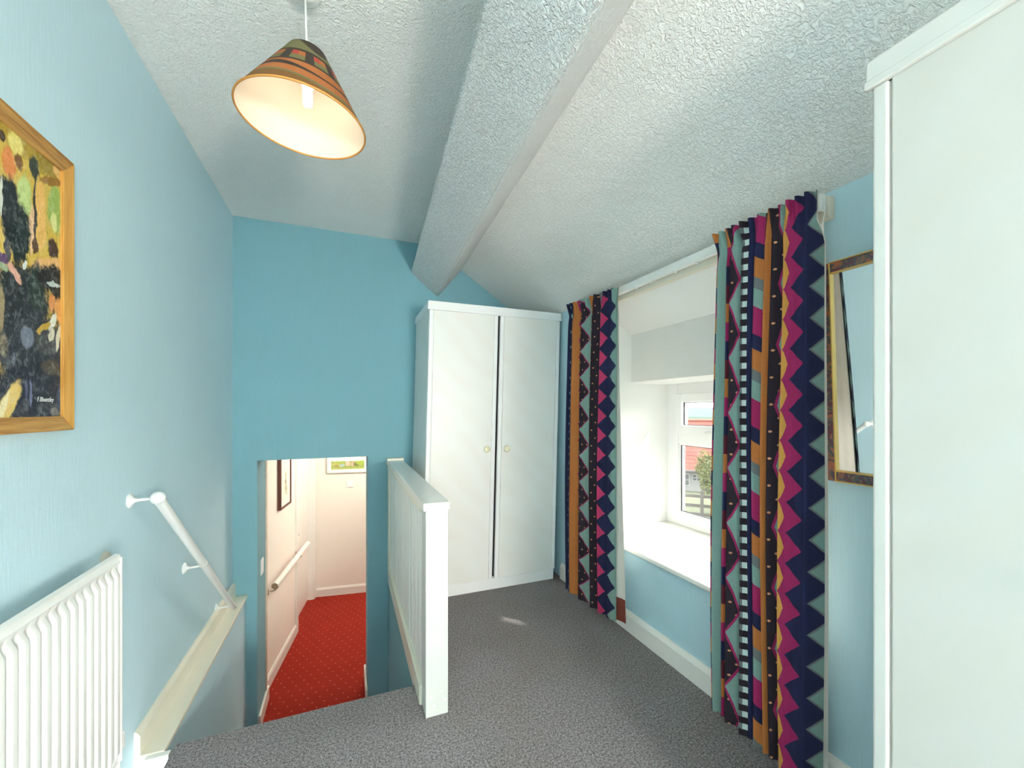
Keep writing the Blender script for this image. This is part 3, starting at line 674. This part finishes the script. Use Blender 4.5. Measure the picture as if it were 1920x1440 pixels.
# ------------------------------------------------------------------ added fill lamp, an unseen paper globe at the back of the room
fl = empty('fill_lamp', (.92, -2.4, 0), 'added paper globe fill lamp, unseen at the back of the room', 'fill lamp')
fin('base', lathe(bmesh.new(), [(0, 0), (.14, 0), (.14, .012), (.02, .02), (0, .02)], (.92, -2.4, 0), (0, 0, 1), 28), PLAST, fl, True, sharp=40)
fin('pole', tube(bmesh.new(), [(.92, -2.4, .018), (.92, -2.4, .82)], .011, 12), PLAST, fl, True, sharp=40)
pm, pnt, pp = new_mat('fill_lamp_paper', .8, .2, (1, .97, .92, 1)); pp.inputs['Emission Color'].default_value = (1, .92, .81, 1); pp.inputs['Emission Strength'].default_value = 64.0
fin('shade', lathe(bmesh.new(), [(.06, -.28)]+[(.3*math.cos(t)*(1+.012*math.cos(40*t)), .29*math.sin(t)) for t in [(-1.2+2.4*i/40) for i in range(41)]]+[(.06, .28)], (.92, -2.4, 1.1), (0, 0, 1), 32), pm, fl, True)

# ------------------------------------------------------------------ stair handrail on the left wall
hr = empty('stair_handrail', (-.65, 2.4, 0), 'white tubular handrail on the left wall above the stairs', 'handrail')
R0, R1 = Vector((-.65, 1.906, .972)), Vector((-.65, 2.995, .082))
dv = (R1-R0).normalized()
fin('rail', tube(bmesh.new(), [R0, R0+dv*.3, R1], [.0175, .0175, .016], 18), PLAST, hr, True, sharp=50)
fin('rail_joint', tube(bmesh.new(), [R0+dv*.66, R0+dv*.675], .0185, 18), PLAST, hr, True, sharp=50)
fin('end_knob', lathe(bmesh.new(), [(0, .026)]+[(.024*math.sin(t), .002+.024*math.cos(t)) for t in (.35, .7, 1.05, 1.4, 1.75, 2.1, 2.45)]+[(0, -.022)], tuple(R0), tuple(-dv), 20), PLAST, hr, True)
fin('end_knob', lathe(bmesh.new(), [(0, .012), (.010, .010), (.0165, .004), (.0165, -.02)], tuple(R1), tuple(dv), 18), PLAST, hr, True)
for (y, z) in ((1.916, .968), (2.457, .526), (2.985, .092)):
    br = fin('bracket_arm', tube(bmesh.new(), [(XL+.004, y, z), (-.664, y, z+.002)], .0052, 10), PLAST, hr, True)
    fin('wall_flange', lathe(bmesh.new(), [(.027, 0), (.027, .003), (.02, .008), (.009, .014), (.007, .022), (0, .022)], (XL, y, z), (1, 0, 0), 22), PLAST, br, True, sharp=50)

# ------------------------------------------------------------------ radiator
RY0, RY1, RZ0, RZ1, RX = .62, 1.628, .205, .858, -.64
rad = empty('radiator', (-.69, 1.12, .205), 'white ribbed panel radiator on the left wall below the painting', 'radiator')
V = []; F = []; pitch = .0348; ncol = int((RY1-RY0-.03)/pitch)*10
rowsz = [RZ0, RZ0+.004, RZ0+.028, RZ0+.05, RZ1-.062, RZ1-.04, RZ1-.022, RZ1-.018, RZ1-.004, RZ1]
rowd = [.010, .002, 0, 1, 1, 0, 0, .004, .004, .010]
me = bpy.data.meshes.new('panel')
for j, z in enumerate(rowsz):
    for i in range(ncol+1):
        y = RY0+(RY1-RY0)*i/ncol; k = (y-RY0-.02)/pitch; ph = k-math.floor(k)
        fl = 0.0
        if RY0+.02 < y < RY1-.02: fl = max(0.0, min(1.0, (.5-abs(ph-.5)-.10)/.14))*.011
        x = RX-.011+ (fl if j in (3, 4) else 0.0) - (rowd[j] if j not in (3, 4) else 0) + (.006 if j in (6, 7, 8) else 0)
        V.append((x, y, z))
for j in range(len(rowsz)-1):
    for i in range(ncol): a = j*(ncol+1)+i; F.append((a, a+1, a+ncol+2, a+ncol+1))
me.from_pydata(V, [], F); me.materials.append(RADM); link('front_panel', me, rad, True); me.set_sharp_from_angle(angle=math.radians(50))
fin('end_cap', bx(RX-.03, RX-.004, RY1-.004, RY1+.004, RZ0+.01, RZ1-.012, .002), RADM, rad)
fin('end_cap', bx(RX-.03, RX-.004, RY0-.004, RY0+.004, RZ0+.01, RZ1-.012, .002), RADM, rad)
fin('water_panel', bx(RX-.032, RX-.018, RY0+.004, RY1-.004, RZ0+.004, RZ1-.012, .004), RADM, rad)
for y in (.85, 1.40): fin('wall_bracket', bx(XL+.003, RX-.03, y-.02, y+.02, RZ0+.06, RZ1-.06, .003), RADM, rad)
b = lathe(bmesh.new(), [(0, 0), (.012, .0), (.012, .03), (.018, .032), (.018, .075), (.012, .082), (0, .082)], (-.668, RY1+.03, RZ0+.0), (0, 0, 1), 18); tube(b, [(-.668, RY1-.01, RZ0+.02), (-.668, RY1+.03, RZ0+.02)], .009, 10); tube(b, [(-.668, RY1+.03, RZ0), (-.668, RY1+.03, -.2)], .0075, 10)
fin('valve', b, PLAST, rad, True, sharp=40)
tag(fin('cover_plate', lathe(bmesh.new(), [(.024, 0), (.024, .006), (.018, .013), (0, .015)], (XL, 1.745, .812), (1, 0, 0), 20), plain('beige_plastic', rgb(190, 184, 168), .5), None, True, sharp=50),
    'small round beige cover plate on the left wall just above the radiator end', 'cover plate')

# ------------------------------------------------------------------ painting on the left wall
PX = XL
pt = empty('painting', (PX, 1.0, 1.245), 'oil painting of men in dark suits in a golden wooden frame', 'painting')
ya, yb, za, zb, fw = .56, 1.527, 1.245, 1.99, .046
PINE_Y = m_wood('golden_pine', rgb(146, 98, 42), rgb(198, 150, 84), 'y'); PINE_Z = m_wood('golden_pine_upright', rgb(172, 122, 54), rgb(194, 144, 74), 'z')
def bar(pts_outer, m):
    """mitred frame bar: outer edge p0-p1, inner edge q1-q0"""
    (p0, p1, q1, q0) = pts_outer; b = bmesh.new()
    prof = []
    for (p, x0, x1) in ((p0, .0, .030), (p1, .0, .030), (q1, .0, .020), (q0, .0, .020)): prof.append((b.verts.new((PX+x0, *p)), b.verts.new((PX+x1, *p))))
    b.faces.new([v[0] for v in prof]); b.faces.new([v[1] for v in prof][::-1])
    for i in range(4): j = (i+1) % 4; b.faces.new((prof[i][0], prof[i][1], prof[j][1], prof[j][0]))
    bmesh.ops.bevel(b, geom=list(b.edges), offset=.002, segments=2, affect='EDGES')
    return fin('frame_bar', b, m, pt)
iy0, iy1, iz0, iz1 = ya+.031, yb-.031, za+.038, zb-.038
bar(((ya, zb), (yb, zb), (iy1, iz1), (iy0, iz1)), PINE_Y); bar(((ya, za), (yb, za), (iy1, iz0), (iy0, iz0)), PINE_Y)
bar(((yb, za), (yb, zb), (iy1, iz1), (iy1, iz0)), PINE_Z); bar(((ya, za), (ya, zb), (iy0, iz1), (iy0, iz0)), PINE_Z)
BLOBS=[
 (1.387, 1.96, 0.2325, 0.0529, 0, (0.402, 0.262, 0.032)),
 (1.467, 1.965, 0.086, 0.0369, 35, (0.305, 0.205, 0.021)),
 (1.334, 1.929, 0.0252, 0.0252, 0, (0.776, 0.644, 0.188)),
 (1.313, 1.872, 0.0226, 0.037, 0, (0.68, 0.223, 0.061)),
 (1.291, 1.921, 0.0124, 0.0121, 0, (0.061, 0.032, 0.013)),
 (1.345, 1.89, 0.0137, 0.0178, 0, (0.188, 0.08, 0.021)),
 (1.362, 1.818, 0.0248, 0.0517, 0, (0.515, 0.61, 0.223)),
 (1.478, 1.838, 0.0327, 0.0687, 0, (0.305, 0.413, 0.091)),
 (1.471, 1.8, 0.0129, 0.0285, 0, (0.68, 0.68, 0.262)),
 (1.418, 1.795, 0.0216, 0.0951, 0, (0.776, 0.445, 0.122)),
 (1.387, 1.748, 0.0111, 0.0595, 0, (0.807, 0.515, 0.305)),
 (1.507, 1.812, 0.0114, 0.132, 0, (0.761, 0.515, 0.156)),
 (1.395, 1.904, 0.0169, 0.0293, 0, (0.038, 0.045, 0.032)),
 (1.397, 1.801, 0.0047, 0.096, 0, (0.032, 0.032, 0.026)),
 (1.461, 1.905, 0.0551, 0.0113, 25, (0.305, 0.141, 0.021)),
 (1.489, 1.942, 0.0244, 0.0173, 0, (0.776, 0.468, 0.162)),
 (1.457, 1.682, 0.0801, 0.0197, 20, (0.73, 0.402, 0.141)),
 (1.465, 1.729, 0.0234, 0.0255, 0, (0.053, 0.023, 0.014)),
 (1.402, 1.712, 0.0134, 0.0188, 0, (0.102, 0.045, 0.017)),
 (1.299, 1.809, 0.0314, 0.0243, 0, (0.014, 0.018, 0.023)),
 (1.318, 1.757, 0.0326, 0.0867, 0, (0.013, 0.018, 0.021)),
 (1.348, 1.719, 0.0346, 0.079, -8, (0.009, 0.018, 0.019)),
 (1.362, 1.575, 0.0965, 0.0775, 0, (0.016, 0.021, 0.025)),
 (1.406, 1.608, 0.0308, 0.0673, 0, (0.018, 0.032, 0.027)),
 (1.334, 1.462, 0.0744, 0.1007, 0, (0.025, 0.027, 0.037)),
 (1.318, 1.522, 0.049, 0.0619, 0, (0.021, 0.023, 0.027)),
 (1.289, 1.783, 0.0062, 0.0482, 0, (0.68, 0.68, 0.578)),
 (1.308, 1.667, 0.0096, 0.0319, 0, (0.061, 0.054, 0.065)),
 (1.329, 1.622, 0.0283, 0.0113, -40, (0.701, 0.376, 0.283)),
 (1.36, 1.651, 0.0053, 0.0129, -20, (0.716, 0.753, 0.716)),
 (1.294, 1.644, 0.014, 0.0145, 0, (0.114, 0.053, 0.141)),
 (1.296, 1.626, 0.0125, 0.0097, 0, (0.305, 0.376, 0.223)),
 (1.289, 1.528, 0.0108, 0.0542, 0, (0.305, 0.223, 0.114)),
 (1.299, 1.447, 0.0157, 0.0267, 0, (0.262, 0.216, 0.141)),
 (1.467, 1.648, 0.0643, 0.0369, 15, (0.013, 0.012, 0.012)),
 (1.493, 1.589, 0.038, 0.058, 0, (0.013, 0.01, 0.01)),
 (1.469, 1.634, 0.0258, 0.0071, 10, (0.515, 0.578, 0.546)),
 (1.461, 1.584, 0.0127, 0.0254, -6, (0.68, 0.262, 0.08)),
 (1.493, 1.567, 0.0201, 0.0377, 10, (0.73, 0.328, 0.091)),
 (1.426, 1.438, 0.129, 0.1095, 0, (0.027, 0.032, 0.045)),
 (1.399, 1.339, 0.1466, 0.0828, 0, (0.019, 0.022, 0.037)),
 (1.371, 1.477, 0.0234, 0.0287, 10, (0.162, 0.178, 0.231)),
 (1.442, 1.479, 0.0451, 0.0361, 0, (0.061, 0.061, 0.065)),
 (1.463, 1.412, 0.0425, 0.0198, 0, (0.076, 0.061, 0.045)),
 (1.465, 1.534, 0.0106, 0.0283, -35, (0.761, 0.73, 0.617)),
 (1.487, 1.492, 0.0088, 0.0375, -12, (0.716, 0.658, 0.515)),
 (1.43, 1.513, 0.0301, 0.0082, 30, (0.503, 0.305, 0.045)),
 (1.459, 1.499, 0.0126, 0.0197, -35, (0.68, 0.61, 0.456)),
 (1.328, 1.418, 0.005, 0.0175, 0, (0.102, 0.107, 0.156)),
 (1.384, 1.341, 0.0055, 0.0343, 0, (0.15, 0.162, 0.27)),
 (1.366, 1.348, 0.0054, 0.0285, 0, (0.08, 0.089, 0.162)),
 (1.474, 1.296, 0.0173, 0.0114, 0, (0.156, 0.15, 0.141)),
 (1.493, 1.328, 0.0134, 0.0348, 0, (0.045, 0.068, 0.114)),
 (1.313, 1.316, 0.021, 0.0616, -32, (0.761, 0.527, 0.162)),
 (1.296, 1.305, 0.0078, 0.0485, -25, (0.831, 0.716, 0.429)),
]
EXTRA = [(.9, 1.9, .3, .09, 0, (.34, .26, .06)), (.75, 1.86, .1, .08, 10, (.22, .30, .08)), (1.08, 1.86, .07, .08, 0, (.62, .52, .16)), (.93, 1.80, .05, .09, 0, (.66, .46, .2)),
         (.80, 1.52, .11, .26, 0, (.10, .05, .045)), (.70, 1.45, .09, .2, 0, (.30, .24, .16)), (1.10, 1.55, .12, .24, 0, (.03, .035, .045)), (1.12, 1.36, .16, .12, 0, (.05, .05, .07)), (.95, 1.35, .12, .1, 20, (.55, .38, .14)),
         (.80, 1.80, .034, .045, 0, (.62, .36, .22)), (.80, 1.84, .036, .022, 0, (.05, .035, .03)), (1.10, 1.82, .034, .046, 0, (.66, .40, .26)), (1.10, 1.862, .038, .022, 0, (.06, .04, .03)), (1.10, 1.72, .016, .06, 0, (.7, .68, .6)), (.80, 1.70, .014, .05, 0, (.66, .6, .5)),
         (.97, 1.55, .05, .04, -30, (.62, .38, .25)), (1.19, 1.62, .03, .12, 0, (.10, .11, .12)), (.72, 1.62, .03, .12, 8, (.42, .36, .28))]
cv = fin('canvas', bx(PX+.002, PX+.014, iy0-.004, iy1+.004, iz0-.004, iz1+.004), m_paint('oil_painting', EXTRA+BLOBS, (.61, .40, .062, 1), 'y', .010), pt)
cu = bpy.data.curves.new('signature', 'FONT'); cu.body = 'F.Bhuettley'; cu.size = .017; cu.shear = .2; cu.align_x = 'CENTER'; cu.extrude = .0003
tmp = bpy.data.objects.new('tmp_signature', cu); COL.objects.link(tmp); bpy.context.view_layer.update()
me = bpy.data.meshes.new_from_object(tmp.evaluated_get(bpy.context.evaluated_depsgraph_get())); bpy.data.objects.remove(tmp)
for v in me.vertices: v.co = Vector((PX+.0148+v.co.z, 1.435+v.co.x*.8, 1.322+v.co.y))
me.materials.clear(); me.materials.append(plain('signature_paint', rgb(205, 208, 205), .6)); link('signature', me, cv)

# ------------------------------------------------------------------ outside the window, colours darkened so strong daylight does not wash them out
GZ = -5.0
tag(fin('ground', bx(4, 700, -300, 600, GZ-.5, GZ), plain('grassy_ground', rgb(60, 63, 48), .95, .1, 0, .3, .6)), 'rough grass and gravel below the window', 'ground', kind='structure')
fd = Vector((.718, .696, 0)); rt = Vector((.696, -.718, 0))
def at(l, d, z): return fd*d + rt*l + Vector((0, 0, z))
HM = lambda c: at(c.x, c.y, c.z)
house = empty('house', tuple(at(0, 36, GZ)), 'white rendered bungalow with red tiled roof seen through the window', 'house')
RENDER = plain('dimmed_white_render', rgb(86, 86, 85), .9, .1);  # house white darkened to stand for dimmer daylight
def m_tiles():
    m, nt, p = new_mat('red_roof_tiles', .85, .2); (x, y, z), P = pos(nt)
    r = (z/.26).fract(); n = noise(nt, P, 6, 3)
    c = mixc(nt, n, rgb(72, 32, 26), rgb(94, 44, 36)); nt.links.new(mixc(nt, r.lt(.2), c, rgb(48, 22, 20)), p.inputs['Base Color']); bump(nt, p, r, .5, .05); return m
fin('wall', bx(-4.2, 12, 34.8, 43, GZ, -3.1), RENDER, house, xf=HM)
rf = fin('roof', prism(bmesh.new(), [(34.2, -3.25), (39, .42), (43.8, -3.25), (43.8, -3.45), (34.2, -3.45)], 'x', -4.8, 12.6), m_tiles(), house, xf=HM)
fin('ridge', bx(-4.8, 12.6, 38.85, 39.15, .36, .52, .04), plain('ridge_tiles', rgb(104, 58, 46), .9), rf, xf=HM)
fin('gutter', bx(-4.8, 12.6, 34.08, 34.22, -3.42, -3.28, .03), plain('dark_gutter', rgb(54, 50, 50), .6), rf, xf=HM)
WF = plain('house_window_dimmed', rgb(104, 104, 104), .5); WG = plain('house_window_pane', rgb(34, 38, 44), .2)
for (a0, a1, z0, z1) in ((-.93, -.27, -4.6, -3.66), (-.1, .56, -4.2, -3.66), (2.2, 3.2, -4.6, -3.66)):
    wd = fin('window', bx(a0, a1, 34.72, 34.8, z0, z1), WF, house, xf=HM)
    cx, cz = (a0+a1)/2, (z0+z1)/2
    for (p0, p1) in ((a0+.06, cx-.03), (cx+.03, a1-.06)):
        for (q0, q1) in ((z0+.06, cz-.03), (cz+.03, z1-.06)): fin('pane', bx(p0, p1, 34.70, 34.73, q0, q1), WG, wd, xf=HM)
fe = empty('fence', tuple(at(0, 26, GZ)), 'weathered wooden rail fence outside the window', 'fence')
FW = plain('grey_fence_wood', rgb(46, 42, 40), .9, .1, 0, .2, 5)
for l in (-1.5, -.55, .45, 1.5, 2.6): fin('post', bx(l-.09, l+.09, 25.95, 26.1, GZ, -3.35, .02), FW, fe, xf=HM)
for z in (-3.7, -4.25, -4.75): fin('rail', bx(-2.2, 3.6, 26.1, 26.15, z-.09, z+.09, .01), FW, fe, xf=HM)
def tree(name, label, l, d, z0, z1, r, nleaf, cols, parent=None):
    t = empty(name, tuple(at(l, d, GZ)), label, 'tree', 'trees outside the window')
    fin('trunk', tube(bmesh.new(), [(l, d, GZ), (l+.05, d, (GZ+z0)/2), (l, d, (z0+z1)/2)], [.14, .11, .06], 8), plain('bark', rgb(74, 64, 52), .9), t, xf=HM)
    V = []; F = []; rg = random.Random(int(l*100)+5)
    for i in range(nleaf):
        th = rg.uniform(0, 6.283); ph = math.acos(rg.uniform(-1, 1)); q = rg.uniform(.55, 1)*(.8+.2*math.sin(3*th+2*ph))
        c = at(l, d, 0) + Vector((r*q*math.sin(ph)*math.cos(th), r*q*math.sin(ph)*math.sin(th), (z0+z1)/2+(z1-z0)/2*q*math.cos(ph)))
        e1 = Vector((rg.uniform(-1, 1), rg.uniform(-1, 1), rg.uniform(-1, 1))).normalized()*.09; e2 = Vector((rg.uniform(-1, 1), rg.uniform(-1, 1), rg.uniform(-1, 1))).normalized()*.05
        k = len(V); V += [c-e1, c+e2, c+e1, c-e2]; F.append((k, k+1, k+2, k+3))
    me = bpy.data.meshes.new('foliage'); me.from_pydata(V, [], F); me.materials.append(plain(name+'_leaf', cols, .8, .2, 0, .35, 2.5)); tag(link('foliage', me, t), kind='stuff')
    return t
tree('garden_tree', 'leafy yellow green tree in front of the bungalow', 1.15, 29, -4.3, -1.0, 1.25, 5000, rgb(66, 70, 34))
tree('garden_bush', 'low dark green bush beside the fence', 2.1, 27.5, -5.0, -3.2, 1.1, 3000, rgb(42, 52, 30))
def hill(name, label, d, base, hgt, col, seed):
    rg = random.Random(seed); V = []; F = []; N = 60
    pf = [0.0]*(N+1)
    for k in range(1, 5):
        a = rg.uniform(0, 6.28)
        for i in range(N+1): pf[i] += math.sin(i/N*6.28*k*1.7+a)/k
    for i in range(N+1):
        l = -d*1.3+d*2.6*i/N; h = hgt*(1+.12*pf[i])
        for dd, f in ((-.25, 0), (-.1, .55), (0, 1), (.12, .7), (.3, 0)): V.append(at(l, d*(1+dd), base+(h-base)*f))
    for i in range(N):
        for j in range(4): a = i*5+j; F.append((a, a+5, a+6, a+1))
    me = bpy.data.meshes.new(name); me.from_pydata(V, [], F); me.materials.append(plain(name+'_green', col, .95, .05, 0, .35, .06)); return tag(link(name, me, None, True), label, 'hill')
hill('hill', 'blue green wooded hills on the horizon', 420, GZ-1, 3.2, rgb(50, 62, 66), 3)
hill('hill', 'nearer dark green wooded slope below the horizon', 190, GZ-1, -1.6, rgb(38, 48, 38), 8)
